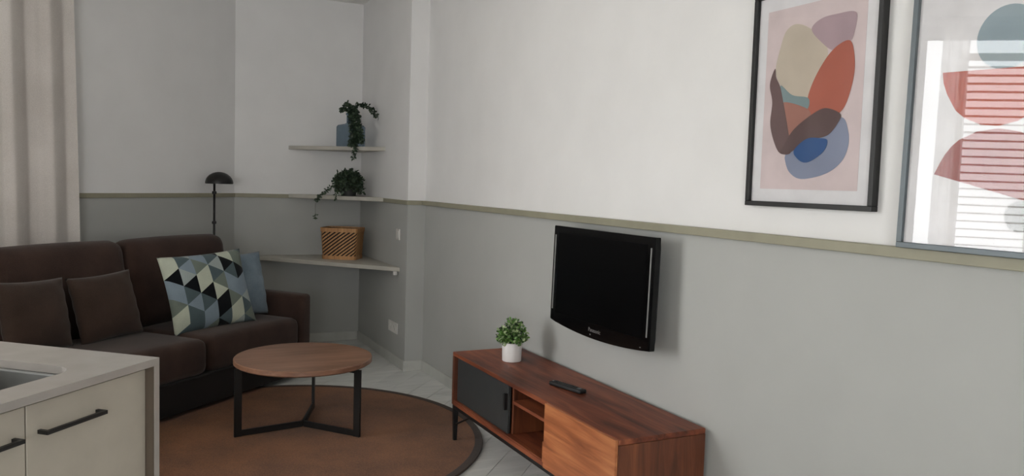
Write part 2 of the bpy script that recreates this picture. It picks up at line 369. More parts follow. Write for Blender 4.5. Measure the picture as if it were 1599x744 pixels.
# ------------------------------------------------------------------ curtains
def curtain(name, mat, x0, x1, z0, z1, y, amp, folds, shift, seed, thick=.003):
    rnd = random.Random(seed); nx, nz_ = 160, 26; b = bmesh.new(); ph = [rnd.uniform(-.5, .5) for _ in range(folds+2)]
    grid = []
    for j in range(nz_+1):
        t = j/nz_; z = z0+(z1-z0)*t; row = []
        for i in range(nx+1):
            u = i/nx; a = u*folds; k = int(a); pf = ph[k]*(1-(a-k))+ph[k+1]*(a-k)
            yy = y+amp*(1+.25*math.sin(k*2.1))*math.sin(2*PI*a+pf+.35*math.sin(t*2+k))*(1-.25*t)
            row.append(b.verts.new((x0+(x1-x0)*u+shift(u, t)+.3*amp*math.sin(4*PI*a+pf), yy, z)))
        grid.append(row)
    for j in range(nz_):
        for i in range(nx): b.faces.new((grid[j][i], grid[j][i+1], grid[j+1][i+1], grid[j+1][i]))
    xform(b, MW)
    return obj(name, b, mat, smooth=True)
lc = curtain('linen_curtain', 'curtain', 1.535, 3.1, .012, 2.92, -.085, .028, 6, lambda u, t: .07*(1-u)*max(0, t-.3)**1.3, 3)
tag(lc, 'beige grey linen curtain hanging in soft folds behind the brown sofa', 'curtain')
sc_ = curtain('sheer_curtain', 'sheer', 3.84, 4.04, .012, 2.92, -.085, .028, 3, lambda u, t: 0, 5)
tag(sc_, 'white sheer curtain beside the window, reflected in the grey framed picture', 'curtain')
cr = empty('curtain_track'); cr.matrix_world = MW @ Matrix.Translation((1.35, -.085, H-.045))
tag(cr, 'slim white ceiling track carrying the curtains', 'curtain track')
obj('track_rail', box(0, 5.3, -.018, .018, .012, .045), 'white', cr)
for k in range(26):
    if k == 0: gl0 = obj('glider', box(-.004, .004, -.006, .006, -.002, .012), 'white', cr); o = gl0
    else: o = gl0.copy(); COL.objects.link(o)
    o.location = (.14+k*.135, 0, 0)

# ------------------------------------------------------------------ sofa
SO = Vector((.22, 4.853, 0))
sofa = empty('sofa', SO, TH); tag(sofa, 'dark brown fabric sofa standing diagonally before the linen curtain', 'sofa')
s0, s1 = -1.515, 1.40; aw = .115
def puff(x0, x1, y0, y1, z0, z1, r=.06, crown=.02, name='c', parent=None, mat='sofa', front=0.0):
    b = box(x0, x1, y0, y1, z0, z1); bmesh.ops.bevel(b, geom=b.edges[:], offset=r, segments=5, profile=.5, affect='EDGES')
    bmesh.ops.subdivide_edges(b, edges=[e for e in b.edges if e.calc_length() > .2], cuts=7, use_grid_fill=True)
    cx, cy, cz = (x0+x1)/2, (y0+y1)/2, (z0+z1)/2
    for v in b.verts:
        a, c_, d = (v.co.x-cx)/((x1-x0)/2), (v.co.y-cy)/((y1-y0)/2), (v.co.z-cz)/((z1-z0)/2)
        if d > .2: v.co.z += crown*max(0, 1-a*a)*max(0, 1-c_*c_*.6)*d
        if c_ < -.2: v.co.y -= front*max(0, 1-a*a)*max(0, 1-d*d)*(-c_)
    return autosmooth(obj(name, b, mat, parent), 60)
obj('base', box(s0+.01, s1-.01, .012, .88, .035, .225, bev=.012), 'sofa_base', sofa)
sm = .39; sl = -.505
puff(s0+aw+.003, sl-.002, 0, .66, .225, .445, .055, .018, 'seat_cushion', sofa)
puff(sl+.002, sm-.002, 0, .66, .225, .445, .055, .018, 'seat_cushion', sofa)
puff(sm+.002, s1-aw-.003, 0, .66, .225, .445, .055, .018, 'seat_cushion', sofa)
for x0, x1 in ((s0, s0+aw), (s1-aw, s1)): puff(x0, x1, -.004, .86, .036, .605, .03, .004, 'armrest', sofa)
def backc(x0, x1):
    b = box(x0, x1, -.11, .11, 0, .585); bmesh.ops.bevel(b, geom=b.edges[:], offset=.085, segments=6, profile=.5, affect='EDGES')
    bmesh.ops.subdivide_edges(b, edges=[e for e in b.edges if e.calc_length() > .2], cuts=7, use_grid_fill=True)
    cx = (x0+x1)/2
    for v in b.verts:
        a = (v.co.x-cx)/((x1-x0)/2); d = (v.co.z-.29)/.29
        if v.co.y < 0: v.co.y -= .02*max(0, 1-a*a)*max(0, 1-d*d)
        if d > .5: v.co.z += .008*max(0, 1-a*a)
    xform(b, Matrix.Translation((0, .70, .425)) @ Matrix.Rotation(R(-9), 4, 'X'))
    return autosmooth(obj('back_cushion', b, 'sofa', sofa), 60)
backc(s0+aw, sl); backc(sl, sm); backc(sm+.0, s1-aw-.0)
obj('back_frame', box(s0+aw, s1-aw, .80, .88, .226, .86, bev=.02), 'sofa', sofa)
for x in (s0+.08, s1-.08):
    for y, z0 in ((.07, .0135), (.8, 0)): obj('foot', box(x-.03, x+.03, y-.03, y+.03, z0, .036), 'black', sofa)

# scatter cushions
def pillow_bm(w_, h_, t, n=26, pinch=.06):
    b = bmesh.new(); fr, bk = [], []
    def pos(i, j, sgn):
        u, v = -1+2*i/n, -1+2*j/n
        th = (max(0, 1-abs(u)**2.3)*max(0, 1-abs(v)**2.3))**.55
        x = u*(1-pinch*(1-v*v)*abs(u)**3)*w_/2; z = v*(1-pinch*(1-u*u)*abs(v)**3)*h_/2
        wr = .004*math.sin(9*u+5*v)*(abs(u*v)) + .003*math.sin(14*v-6*u)*abs(u)
        return (x, sgn*(t/2*th+(wr if th > .02 else 0)), z)
    F_ = [[b.verts.new(pos(i, j, -1)) for i in range(n+1)] for j in range(n+1)]
    B_ = [[F_[j][i] if i in (0, n) or j in (0, n) else b.verts.new(pos(i, j, 1)) for i in range(n+1)] for j in range(n+1)]
    for j in range(n):
        for i in range(n):
            b.faces.new((F_[j][i], F_[j][i+1], F_[j+1][i+1], F_[j+1][i])); b.faces.new((B_[j][i], B_[j+1][i], B_[j+1][i+1], B_[j][i+1]))
    return b
def place_pillow(o, s, off, z, tilt, turn, rollz=0):
    o.matrix_world = Matrix.Translation(SO) @ Matrix.Rotation(TH, 4, 'Z') @ Matrix.Translation((s, off, z)) @ Matrix.Rotation(R(turn), 4, 'Z') @ Matrix.Rotation(R(-tilt), 4, 'X') @ Matrix.Rotation(R(rollz), 4, 'Y')
o = obj('scatter_cushion', pillow_bm(.42, .40, .15), 'sofa_cushion', smooth=True); place_pillow(o, -.40, .475, .655, 14, 4, 2)
tag(o, 'plain dark brown scatter cushion nearest the left edge, on the sofa', 'cushion')
o = obj('scatter_cushion', pillow_bm(.42, .40, .15), 'sofa_cushion', smooth=True); place_pillow(o, .04, .46, .65, 16, -4, -3)
tag(o, 'plain dark brown scatter cushion at the gap between the two seats', 'cushion')
o = obj('scatter_cushion', pillow_bm(.46, .46, .13), 'blue', smooth=True); place_pillow(o, 1.075, .365, .675, 14, -4, 1)
tag(o, 'plain powder blue cushion tucked behind the patterned one by the armrest', 'cushion')
# patterned cushion: printed triangles in upright columns
PAL = [(202, 208, 190), (140, 156, 168), (88, 104, 108), (12, 16, 20), (122, 132, 122), (170, 180, 178)]
pm = [fabric('cushion_print_%s' % nme, tuple(int(x*.92) for x in c), c, 320, .1, 9) for nme, c in zip(('cream', 'blue_grey', 'slate', 'black', 'sage', 'pale_grey'), PAL)]
def pattern_pillow(w_, h_, t, pinch=.05):
    ncol, rows = 6, 4.2; b = bmesh.new()
    def pos(u, v, sgn):
        u = max(-1, min(1, u)); v = max(-1, min(1, v))
        th = (max(0, 1-abs(u)**2.3)*max(0, 1-abs(v)**2.3))**.55
        x = u*(1-pinch*(1-v*v)*abs(u)**3)*w_/2; z = v*(1-pinch*(1-u*u)*abs(v)**3)*h_/2
        return (x, sgn*t/2*th, z)
    key = {}
    def vert(u, v, sgn):
        e = abs(u) > .99999 or abs(v) > .99999
        k = (round(u, 4), round(v, 4), 0 if e else sgn)
        if k not in key: key[k] = b.verts.new(pos(u, v, sgn))
        return key[k]
    # columns of triangles; x in column units, y in side units, clipped to the square
    def emit(tri, mi, sgn):
        sub = 5
        for i in range(sub):
            for j in range(sub-i):
                def P(a, c_): return tuple(tri[0][k]+(tri[1][k]-tri[0][k])*a/sub+(tri[2][k]-tri[0][k])*c_/sub for k in (0, 1))
                ts = [(P(i, j), P(i+1, j), P(i, j+1))]
                if i+j < sub-1: ts.append((P(i+1, j), P(i+1, j+1), P(i, j+1)))
                for q in ts:
                    q = list(q)
                    for a_, b_ in (((-1, -1), (1, -1)), ((1, -1), (1, 1)), ((1, 1), (-1, 1)), ((-1, 1), (-1, -1))):
                        if q: q = clip(q, a_, b_)
                    if len(q) < 3: continue
                    vs_ = []
                    for p in q:
                        vv = vert(p[0], p[1], sgn)
                        if vv not in vs_: vs_.append(vv)
                    if len(vs_) < 3: continue
                    try: f = b.faces.new(vs_); f.material_index = mi; f.smooth = True
                    except ValueError: pass
    rnd = random.Random(11); cu = 2/ncol; side = 2/rows
    # colour rows per column from the top, right- and left-pointing triangles in turn
    TAB = ['0003114002', '5215321222', '1140032114', '3252403323', '0032114005', '2443115242']
    for c in range(ncol):
        xl, xr = -1+c*cu, -1+(c+1)*cu
        for k in range(-1, 12):
            y = 1-side*(k/2)+side*.25
            if (k+c) % 2 == 0: tri = ((xl, y+side/2), (xl, y-side/2), (xr, y))
            else: tri = ((xr, y+side/2), (xl, y), (xr, y-side/2))
            mi = int(TAB[c][k % 10])
            emit(tri if ((tri[1][0]-tri[0][0])*(tri[2][1]-tri[0][1])-(tri[1][1]-tri[0][1])*(tri[2][0]-tri[0][0])) > 0 else tri[::-1], mi, -1)
            emit(tri, (mi+2) % 6, 1)
    return b
o = obj('scatter_cushion', pattern_pillow(.60, .51, .15), None, mats=pm); place_pillow(o, .68, .285, .687, 19, -15, -3)
tag(o, 'cushion printed with cream, blue-grey and black triangles on the sofa', 'cushion')

# ------------------------------------------------------------------ floor lamp behind the sofa
lp = Vector((.69, 6.63, 0))
lamp = empty('floor_lamp', lp); tag(lamp, 'slim black floor lamp with dome shade standing behind the sofa', 'floor lamp')
autosmooth(obj('base', lathe([(0, 0), (.105, 0), (.11, .006), (.105, .016), (.02, .022), (0, .022)], 36), 'black', lamp))
obj('pole', tube([(0, 0, .02), (0, 0, 1.40)], .0085, seg=14), 'black', lamp, smooth=True)
for z in (1.07, 1.305): autosmooth(obj('collar', lathe([(.0085, z-.012), (.016, z-.01), (.018, z), (.016, z+.01), (.0085, z+.012)], 18, close=True), 'black', lamp))
sc = Vector((.034, -.017, 0))
b = bmesh.new(); pr = [(.105*math.cos(a), 1.378+.09*math.sin(a)) for a in [PI/2*k/12 for k in range(13)]]; pr2 = [(max(0, r-.003), z-.003) for r, z in pr[::-1]]
b = lathe(pr+pr2, 40); xform(b, Matrix.Translation(sc)); autosmooth(obj('shade', b, 'black', lamp), 50)
obj('shade_arm', tube([(0, 0, 1.39), (.012, -.006, 1.41), tuple(sc+Vector((0, 0, 1.425)))], .006), 'black', lamp, smooth=True)
b = lathe([(0, 1.425), (.014, 1.42), (.02, 1.40), (.018, 1.39), (0, 1.384)], 16); xform(b, Matrix.Translation(sc)); obj('bulb', b, 'white', lamp, smooth=True)

# ------------------------------------------------------------------ rug
rc = Vector((.785, 4.405, 0)); rr = 1.14
rug = empty('round_rug', rc); tag(rug, 'round brown jute rug under the coffee table', 'rug')
autosmooth(obj('pile', lathe([(0, .0005), (rr-.045, .0005), (rr-.045, .012), (rr-.1, .0128), (0, .0128)], 128), 'rug', rug))
autosmooth(obj('border', lathe([(rr-.045, .0005), (rr-.004, .0005), (rr, .006), (rr-.004, .013), (rr-.04, .0135), (rr-.045, .0125)], 128, close=True), 'rug_edge', rug))

# ------------------------------------------------------------------ coffee table
tc = Vector((.962, 4.548, .0135)); tr_ = .385; tz = .425-.0135
tab = empty('coffee_table', tc); tag(tab, 'round brown wooden coffee table on a black three-legged metal frame', 'coffee table')
top = autosmooth(obj('tabletop', lathe([(0, tz-.034), (tr_-.012, tz-.034), (tr_, tz-.026), (tr_, tz-.004), (tr_-.004, tz), (0, tz)], 96), 'tabletop', tab), 30)
for a in (69, 189, 309):
    m_ = Matrix.Rotation(R(a), 4, 'Z')
    obj('leg', xform(box(tr_-.032, tr_+.008, -.0075, .0075, 0, tz-.034), m_), 'black', tab)
    obj('base_bar', xform(box(.006, tr_-.032, -.0075, .0075, 0.002, .034), m_), 'black', tab)
    obj('top_bar', xform(box(.006, tr_-.032, -.0075, .0075, tz-.054, tz-.034), m_), 'black', tab)

# ------------------------------------------------------------------ tv stand
X0, X1, Y0, Y1, ZB, ZT = 1.668, 2.078, 2.40, 4.03, .215, .509
st = empty('tv_stand', ((X0+X1)/2, (Y0+Y1)/2, 0)); tag(st, 'low reddish brown wooden media unit with sliding doors under the television', 'tv stand')
cx, cy = (X0+X1)/2, (Y0+Y1)/2
def sb(nm, x0, x1, y0, y1, z0, z1, mat, bev=.0015, par=st): return obj(nm, box(x0-cx, x1-cx, y0-cy, y1-cy, z0, z1, bev=bev, seg=1), mat, par)
sb('top_panel', X0, X1, Y0, Y1, ZT-.022, ZT, 'walnut', .003)
sb('side_panel', X0, X1, Y1-.024, Y1, ZB, ZT-.0222, 'walnut_z'); sb('side_panel', X0, X1, Y0, Y0+.024, ZB, ZT-.0222, 'walnut_z')
sb('bottom_panel', X0, X1, Y0+.0242, Y1-.0242, ZB, ZB+.022, 'walnut')
sb('back_panel', X1-.012, X1-.002, Y0+.0242, Y1-.0242, ZB+.022, ZT-.0222, 'walnut')
sb('divider', X0+.045, X1-.013, 3.36, 3.376, ZB+.022, ZT-.0222, 'walnut_z'); sb('divider', X0+.045, X1-.013, 2.925, 2.941, ZB+.022, ZT-.0222, 'walnut_z')
sb('shelf', X0+.04, X1-.013, 2.9412, 3.3598, .388, .404, 'walnut')
ds = sb('sliding_door', X0+.022, X0+.038, 3.375, 4.0055, ZB+.0225, ZT-.0225, 'slate'); ds['label'] = 'slate grey sliding door'
sb('handle', X0+.004, X0+.022, 3.3765, 3.392, .355, .435, 'black', .001, ds)
dw = sb('sliding_door', X0-.016, X0-.001, Y0+.001, 2.945, ZB+.008, ZT-.001, 'orange_wood', .002); dw['label'] = 'orange brown wooden sliding door'
sb('handle', X0-.014, X0-.003, 2.9452, 2.958, ZB+.03, ZB+.12, 'orange_wood', .001, dw)
sb('track', X0+.004, X0+.018, Y0+.0245, Y1-.0245, ZB+.0221, ZB+.027, 'walnut', 0)
# black metal underframe
for y in (Y0+.03, Y1-.03): sb('frame_bar', X0+.03, X1-.03, y-.012, y+.012, ZB-.02, ZB-.0002, 'black', 0)
for x in (X0+.016, X1-.016): sb('frame_bar', x-.012, x+.012, Y0+.005, Y1-.005, ZB-.02, ZB-.0002, 'black', 0)
for x in (X0+.016, X1-.016):
    for y, dy in ((Y0+.02, -1), (Y1-.02, 1)):
        z0 = .0136 if (x < 1.8 and y > 3.5) else 0
        b = bmesh.new(); q0 = .009; q1 = .013
        lo = [b.verts.new((x-cx+a*q0, y-cy+c_*q0, z0)) for a, c_ in ((-1, -1), (1, -1), (1, 1), (-1, 1))]; hi = [b.verts.new((x-cx+a*q1, y-cy+c_*q1, ZB-.0202)) for a, c_ in ((-1, -1), (1, -1), (1, 1), (-1, 1))]
        b.faces.new(lo[::-1]); b.faces.new(hi)
        for k in range(4): b.faces.new((lo[k], lo[(k+1) % 4], hi[(k+1) % 4], hi[k]))
        obj('leg', b, 'black', st)
        obj('brace', tube([(x-cx, y-cy-dy*.01, .105), (x-cx, y-cy-dy*.2, ZB-.02)], .005, seg=6), 'black', st)

# ------------------------------------------------------------------ television
TX = 1.966; tyc, tzc = 3.063, 1.0
tv = empty('television', (TX, tyc, .73)); tv.rotation_euler = (0, R(1.2), 0)
tag(tv, 'black flat-screen television mounted on the grey lower wall', 'television')
hw = .419; zt = 1.245-.73; zl = .772-.73; bow = .028
def tv_outline(ins=0, nb=16, r=.012):
    pts = [(-hw+ins, zt-ins), (-hw+ins, zl+ins)]
    for k in range(1, nb): t = -1+2*k/nb; pts.append((t*(hw-ins), zl+ins-bow*(1-t*t)))
    return pts+[(hw-ins, zl+ins), (hw-ins, zt-ins)]
def slab(outl, x0, x1, bm=None): # outline in (y,z), extruded along x
    bm = bm or bmesh.new(); A_ = [bm.verts.new((x0, y, z)) for y, z in outl]; B_ = [bm.verts.new((x1, y, z)) for y, z in outl]; k = len(outl)
    bm.faces.new(A_); bm.faces.new(B_[::-1])
    for i in range(k): bm.faces.new((A_[i], B_[i], B_[(i+1) % k], A_[(i+1) % k]))
    return bm
b = slab(tv_outline(), 0, .032); bmesh.ops.bevel(b, geom=[e for e in b.edges if abs(e.verts[0].co.x-e.verts[1].co.x) < 1e-6], offset=.004, segments=2, affect='EDGES')
bez = obj('bezel', b, 'gloss_black', tv)
b = bmesh.new(); o1 = tv_outline(.008); o2 = tv_outline(.04)
A_ = [b.verts.new((.0322, y, z)) for y, z in o1]; B_ = [b.verts.new((.062, y, z)) for y, z in o2]; k = len(o1)
b.faces.new(A_); b.faces.new(B_[::-1])
for i in range(k): b.faces.new((A_[i], B_[i], B_[(i+1) % k], A_[(i+1) % k]))
obj('back_cover', b, 'matt_black', tv)
obj('screen', box(-.0012, -.0002, -hw+.052, hw-.052, zl+.042, zt-.032), 'screen', tv)
for s_ in (-1, 1): obj('side_strip', box(-.002, -.0002, s_*(hw-.021)-.0035, s_*(hw-.021)+.0035, zl+.055, zt-.045), 'silver', tv)
obj('power_light', box(-.0015, -.0002, -hw+.058, -hw+.063, zl+.004, zl+.008), 'silver', tv)
obj('sensor', box(-.0015, -.0002, .03, .037, zl-.014, zl-.008), 'silver', tv)
tcu = bpy.data.curves.new('lettering', 'FONT'); tcu.body = 'Panasonic'; tcu.size = .026; tcu.align_x = 'CENTER'; tcu.extrude = .0003
to = bpy.data.objects.new('lettering_curve', tcu); COL.objects.link(to)
bpy.context.view_layer.update()
me = bpy.data.meshes.new_from_object(to.evaluated_get(bpy.context.evaluated_depsgraph_get())); bpy.data.objects.remove(to, do_unlink=True)
lo_ = bpy.data.objects.new('lettering', me); COL.objects.link(lo_); me.materials.clear(); me.materials.append(M['silver']); lo_.parent = tv
lo_.matrix_local = Matrix(((0, 0, -1, -.001), (-1, 0, 0, 0), (0, 1, 0, zl+.003), (0, 0, 0, 1)))
obj('wall_mount', box(.0622, W-TX-.012, -.12, .12, .13, .36, bev=.003), 'matt_black', tv)

# ------------------------------------------------------------------ remote, small potted plant
rm = empty('remote_control', (1.862, 3.11, ZT), math.atan2(-.213, .049))
tag(rm, 'black remote control lying on the wooden tv stand', 'remote control')
b = box(-.105, .105, -.022, .022, .001, .019, bev=.006, seg=3); obj('body', b, 'matt_black', rm)
b = bmesh.new()
for i in range(9):
    for j in range(3): box(-.085+i*.0165, -.085+i*.0165+.009, -.0145+j*.011, -.0145+j*.011+.007, .0185, .0208, b)
obj('buttons', b, 'slate', rm)
b = lathe([(0, .0188), (.011, .0188), (.011, .0208), (.006, .0212), (0, .021)], 20); xform(b, Matrix.Translation((.078, 0, 0))); obj('navigation_ring', b, 'frame_grey', rm)
obj('power_button', box(-.0985, -.0925, -.004, .003, .0185, .0208), 'silver', rm)
def leaf_mesh(b, pos, d, nrm, ln, wd, mi=0, cup=.15):
    d = d.normalized(); sd = d.cross(nrm)
    if sd.length < 1e-4: sd = d.orthogonal()
    sd.normalize(); nr = sd.cross(d)
    pts = [pos, pos+d*ln*.3+sd*wd*.5+nr*cup*wd, pos+d*ln*.72+sd*wd*.42+nr*cup*wd, pos+d*ln, pos+d*ln*.72-sd*wd*.42+nr*cup*wd, pos+d*ln*.3-sd*wd*.5+nr*cup*wd, pos+d*ln*.5-nr*.05*wd]
    v = [b.verts.new(p) for p in pts]
    for i in range(6):
        f = b.faces.new((v[i], v[(i+1) % 6], v[6])); f.material_index = mi; f.smooth = True
def rdir(rnd, zmin=-1):
    while True:
        v = Vector((rnd.uniform(-1, 1), rnd.uniform(-1, 1), rnd.uniform(zmin, 1)))
        if .05 < v.length < 1: return v.normalized()
pp = empty('potted_plant', (1.878, 3.722, ZT)); tag(pp, 'small bushy green plant in a white pot on the tv stand', 'potted plant')
autosmooth(obj('pot', lathe([(0, 0), (.048, 0), (.051, .003), (.0535, .098), (.0525, .1), (.049, .1), (.047, .085), (0, .085)], 40), 'pot_white', pp), 40)
obj('soil', lathe([(0, .091), (.0468, .0905), (.0468, .0855), (0, .0855)], 30), 'soil', pp)
rnd = random.Random(4); b = bmesh.new(); bs = bmesh.new()
for k in range(80):
    d = rdir(rnd, -.1); tip = Vector((d.x*.078, d.y*.078, .115+abs(d.z)*.105)); root = Vector((d.x*.012, d.y*.012, .088))
    tube([root, root.lerp(tip, .5)+Vector((0, 0, .012)), tip], .0011, bs, 5)
    for q in range(16):
        t = rnd.uniform(.3, 1.0); p = root.lerp(tip, t)+rdir(rnd)*.009
        mi = 2 if rnd.random() < .3 else (0 if rnd.random() < .22 else 1)
        leaf_mesh(b, p, (d*.6+rdir(rnd)), rdir(rnd), rnd.uniform(.015, .025), rnd.uniform(.011, .016), mi)
obj('foliage', b, None, pp, mats=['leaf_dark', 'leaf_bright', 'leaf_pale']); obj('stems', bs, 'stem', pp)

# ------------------------------------------------------------------ pictures
def picture_shapes(par, lst, xfun, mats_):
    for k, (pts, mat, sm_) in enumerate(lst):
        pl = smooth_closed([Vector(p) for p in pts], 6) if sm_ else pts
        x1 = xfun-.0003-.00035*k
        o = obj('printed_shape', slab([(y, z) for y, z in pl], x1-.0003, x1), mat, par)
def frame_parts(par, y0, y1, z0, z1, bar, dep, mat):
    m_ = (y0+y1)/2
    for a, c_, e, f in ((y0, y1, z0, z0+bar), (y0, y1, z1-bar, z1), (y0, y0+bar, z0+bar, z1-bar), (y1-bar, y1, z0+bar, z1-bar)):
        obj('frame_bar', box(-dep, 0, a, c_, e, f, bev=.0015, seg=1), mat, par)
ART = {}
def flat(nm, rgb): M[nm] = plain(nm, rgb, .8, spec=.1); return nm
py, pz = 1.961, 1.396
p1 = empty('framed_print', (W-.002, py, pz)); tag(p1, 'black framed print of overlapping organic shapes on pink paper', 'picture')
fy = .274; fh = .752
frame_parts(p1, -fy, fy, 0, fh, .017, .03, 'black')
obj('backing_board', box(-.012, -.002, -fy+.017, fy-.017, .017, fh-.017), 'black', p1)
obj('mount', box(-.0145, -.0122, -fy+.0172, fy-.0172, .0172, fh-.0172), 'paper', p1)
obj('print_paper', box(-.0152, -.0147, -.206, .215, .062, .686), flat('print_pink', (214, 198, 198)), p1)
sh1 = [
 ([(2.041, 2.021), (1.975, 1.993), (1.915, 1.94), (1.905, 1.88), (1.972, 1.765), (2.044, 1.781), (2.1, 1.819), (2.128, 1.875), (2.11, 1.954), (2.087, 2.005)], flat('print_cream', (196, 184, 168))),
 ([(1.975, 1.993), (1.934, 2.022), (1.864, 2.026), (1.807, 2.023), (1.792, 2.0), (1.806, 1.939), (1.833, 1.925), (1.879, 1.911), (1.929, 1.943)], flat('print_mauve', (176, 154, 160))),
 ([(1.83, 1.693), (1.802, 1.65), (1.798, 1.599), (1.823, 1.549), (1.885, 1.511), (1.984, 1.494), (2.038, 1.516), (2.061, 1.556), (2.059, 1.581), (2.02, 1.635), (1.91, 1.679)], flat('print_bluegrey', (138, 145, 166))),
 ([(1.814, 1.933), (1.794, 1.883), (1.792, 1.819), (1.814, 1.739), (1.846, 1.704), (1.899, 1.698), (1.975, 1.712), (1.975, 1.766), (1.951, 1.826), (1.907, 1.888), (1.862, 1.924)], flat('print_rust', (176, 102, 86))),
 ([(2.1, 1.819), (2.044, 1.781), (1.972, 1.765), (1.975, 1.727), (2.027, 1.735), (2.082, 1.759)], flat('print_teal', (128, 146, 148))),
 ([(2.082, 1.759), (1.975, 1.73), (1.96, 1.696), (2.009, 1.655), (2.047, 1.63), (2.068, 1.708)], flat('print_rose', (164, 118, 106))),
 ([(2.13, 1.88), (2.151, 1.826), (2.135, 1.763), (2.139, 1.686), (2.114, 1.618), (2.083, 1.582), (2.036, 1.584), (2.047, 1.636), (2.073, 1.728), (2.1, 1.811), (2.123, 1.849)], flat('print_umber', (110, 90, 90))),
 ([(2.083, 1.582), (2.03, 1.588), (1.968, 1.624), (1.906, 1.631), (1.871, 1.644), (1.839, 1.68), (1.834, 1.703), (1.877, 1.723), (1.919, 1.723), (1.991, 1.688), (2.035, 1.656), (2.065, 1.617)], flat('print_brown', (100, 82, 82))),
 ([(2.022, 1.591), (1.968, 1.629), (1.912, 1.629), (1.881, 1.621), (1.891, 1.588), (1.932, 1.56), (1.969, 1.549), (2.002, 1.561)], flat('print_blue', (60, 92, 140))),
]
picture_shapes(p1, [([(y-py, z-pz) for y, z in pts], m_, True) for pts, m_ in sh1], -.0152, None)
def glass_sheet(par, x, y0, y1, z0, z1):
    x, xt = x if isinstance(x, tuple) else (x, x)
    b = bmesh.new(); b.faces.new([b.verts.new(p) for p in ((x, y0, z0), (x, y1, z0), (xt, y1, z1), (xt, y0, z1))]); return obj('glazing', b, 'glazing', par)
glass_sheet(p1, -.021, -fy+.0171, fy-.0171, .0171, fh-.0171)

py, pz = 1.275, RZ1+.0005
p2 = empty('framed_print', (W-.0295, py, pz)); p2.rotation_euler = (0, R(1.0), 0)
tag(p2, 'grey framed picture leaning on the rail with daylight reflected in its glass', 'picture')
fy = .305; fh = .84
frame_parts(p2, -fy, fy, 0, fh, .016, .022, 'frame_grey')
obj('backing_board', box(-.008, -.001, -fy+.016, fy-.016, .016, fh-.016), 'black', p2)
obj('print_paper', box(-.0095, -.0082, -fy+.0162, fy-.0162, .0162, fh-.0162), 'paper', p2)
circ = lambda cy_, cz_, r: [(cy_+r*math.cos(2*PI*k/40), cz_+r*math.sin(2*PI*k/40)) for k in range(40)]
half = [(1.48, 1.794), (1.475, 1.765), (1.462, 1.733), (1.445, 1.705), (1.432, 1.685), (1.404, 1.663), (1.357, 1.643), (1.31, 1.638), (1.262, 1.648), (1.22, 1.67), (1.185, 1.71), (1.168, 1.75), (1.16, 1.782)]
dome = [(1.482, 1.511), (1.468, 1.54), (1.455, 1.564), (1.436, 1.588), (1.416, 1.605), (1.366, 1.626), (1.308, 1.632), (1.252, 1.621), (1.2, 1.59), (1.165, 1.54), (1.15, 1.48), (1.155, 1.426)]
sh2 = [(circ(1.305, 1.868, .083), flat('print_pale_blue', (150, 166, 174))), (half, flat('print_red', (176, 84, 70))), (dome, flat('print_maroon', (150, 78, 76))), (circ(1.235, 1.404, .04), flat('print_grey', (160, 160, 160)))]
picture_shapes(p2, [([(y-py, z-pz) for y, z in pts], m_, False) for pts, m_ in sh2], -.0096, None)
glass_sheet(p2, (-.0125, -.0205), -fy+.0161, fy-.0161, .0161, fh-.0161)

# ------------------------------------------------------------------ corner shelves
def shelf(poly, z0, z1, label):
    b = prism(poly, z0, z1); bmesh.ops.bevel(b, geom=b.edges[:], offset=.002, segments=1, affect='EDGES')
    return tag(obj('corner_shelf', b, 'shelf'), label, 'shelf', 'triangular corner shelves')
g = .0005
shelf([(1.32, YA-g), (XB-g, 6.26), (XB-g, YA-g)], 1.680, 1.712, 'topmost pale triangular corner shelf, holding the blue bottle')
shelf([(1.322, YA-.0125), (XB-.0125, 6.25), (XB-.0125, YA-.0125)], 1.268, 1.300, 'middle pale triangular corner shelf, level with the dado rail')
shelf([(.98, YA-g), (XB-g, 5.835), (XB-g, YA-g)], .742, .774, 'lowest and largest pale triangular corner shelf, holding the wicker basket')
b = lathe([(0, 0), (.017, 0), (.019, .004), (.019, .029), (0, .029)], 20); o = autosmooth(obj('shelf_peg', b, 'white')); o.location = (XB-.022, 5.875, .7127)
tag(o, 'small white round peg under the tip of the lowest corner shelf', 'shelf peg')

# wicker basket
bk = empty('wicker_basket', (1.705, 6.60, .7745), R(-32)); tag(bk, 'square woven bamboo basket with diagonal strands on the lowest shelf', 'basket')
def rr_path(t, w_, d_, r):   # rounded-rectangle perimeter by fraction
    a, c_ = w_-2*r, d_-2*r; Ls = [a, PI*r/2, c_, PI*r/2]*2; tot = sum(Ls); s_ = (t % 1)*tot
    cur = [(-a/2, -d_/2), None]
    segs = [('l', (-a/2, -d_/2), (1, 0), a), ('a', (a/2, -c_/2), -90), ('l', (w_/2, -c_/2), (0, 1), c_), ('a', (a/2, c_/2), 0), ('l', (a/2, d_/2), (-1, 0), a), ('a', (-a/2, c_/2), 90), ('l', (-w_/2, c_/2), (0, -1), c_), ('a', (-a/2, -c_/2), 180)]
    for sg, L in zip(segs, Ls):
        if s_ <= L:
            if sg[0] == 'l': return Vector((sg[1][0]+sg[2][0]*s_, sg[1][1]+sg[2][1]*s_, 0)), Vector((sg[2][1], -sg[2][0], 0))
            an = R(sg[2])+s_/r; nr = Vector((math.cos(an), math.sin(an), 0)); return Vector((sg[1][0], sg[1][1], 0))+nr*r, nr
        s_ -= L
    return rr_path(0, w_, d_, r)
BW, BD, BH, BR = .315, .25, .262, .035
def bsk(t, z, out=0):
    k = .90+.10*z/BH; p, nr = rr_path(t, BW, BD, BR); p = p*k+nr*out; p.z = z; return p
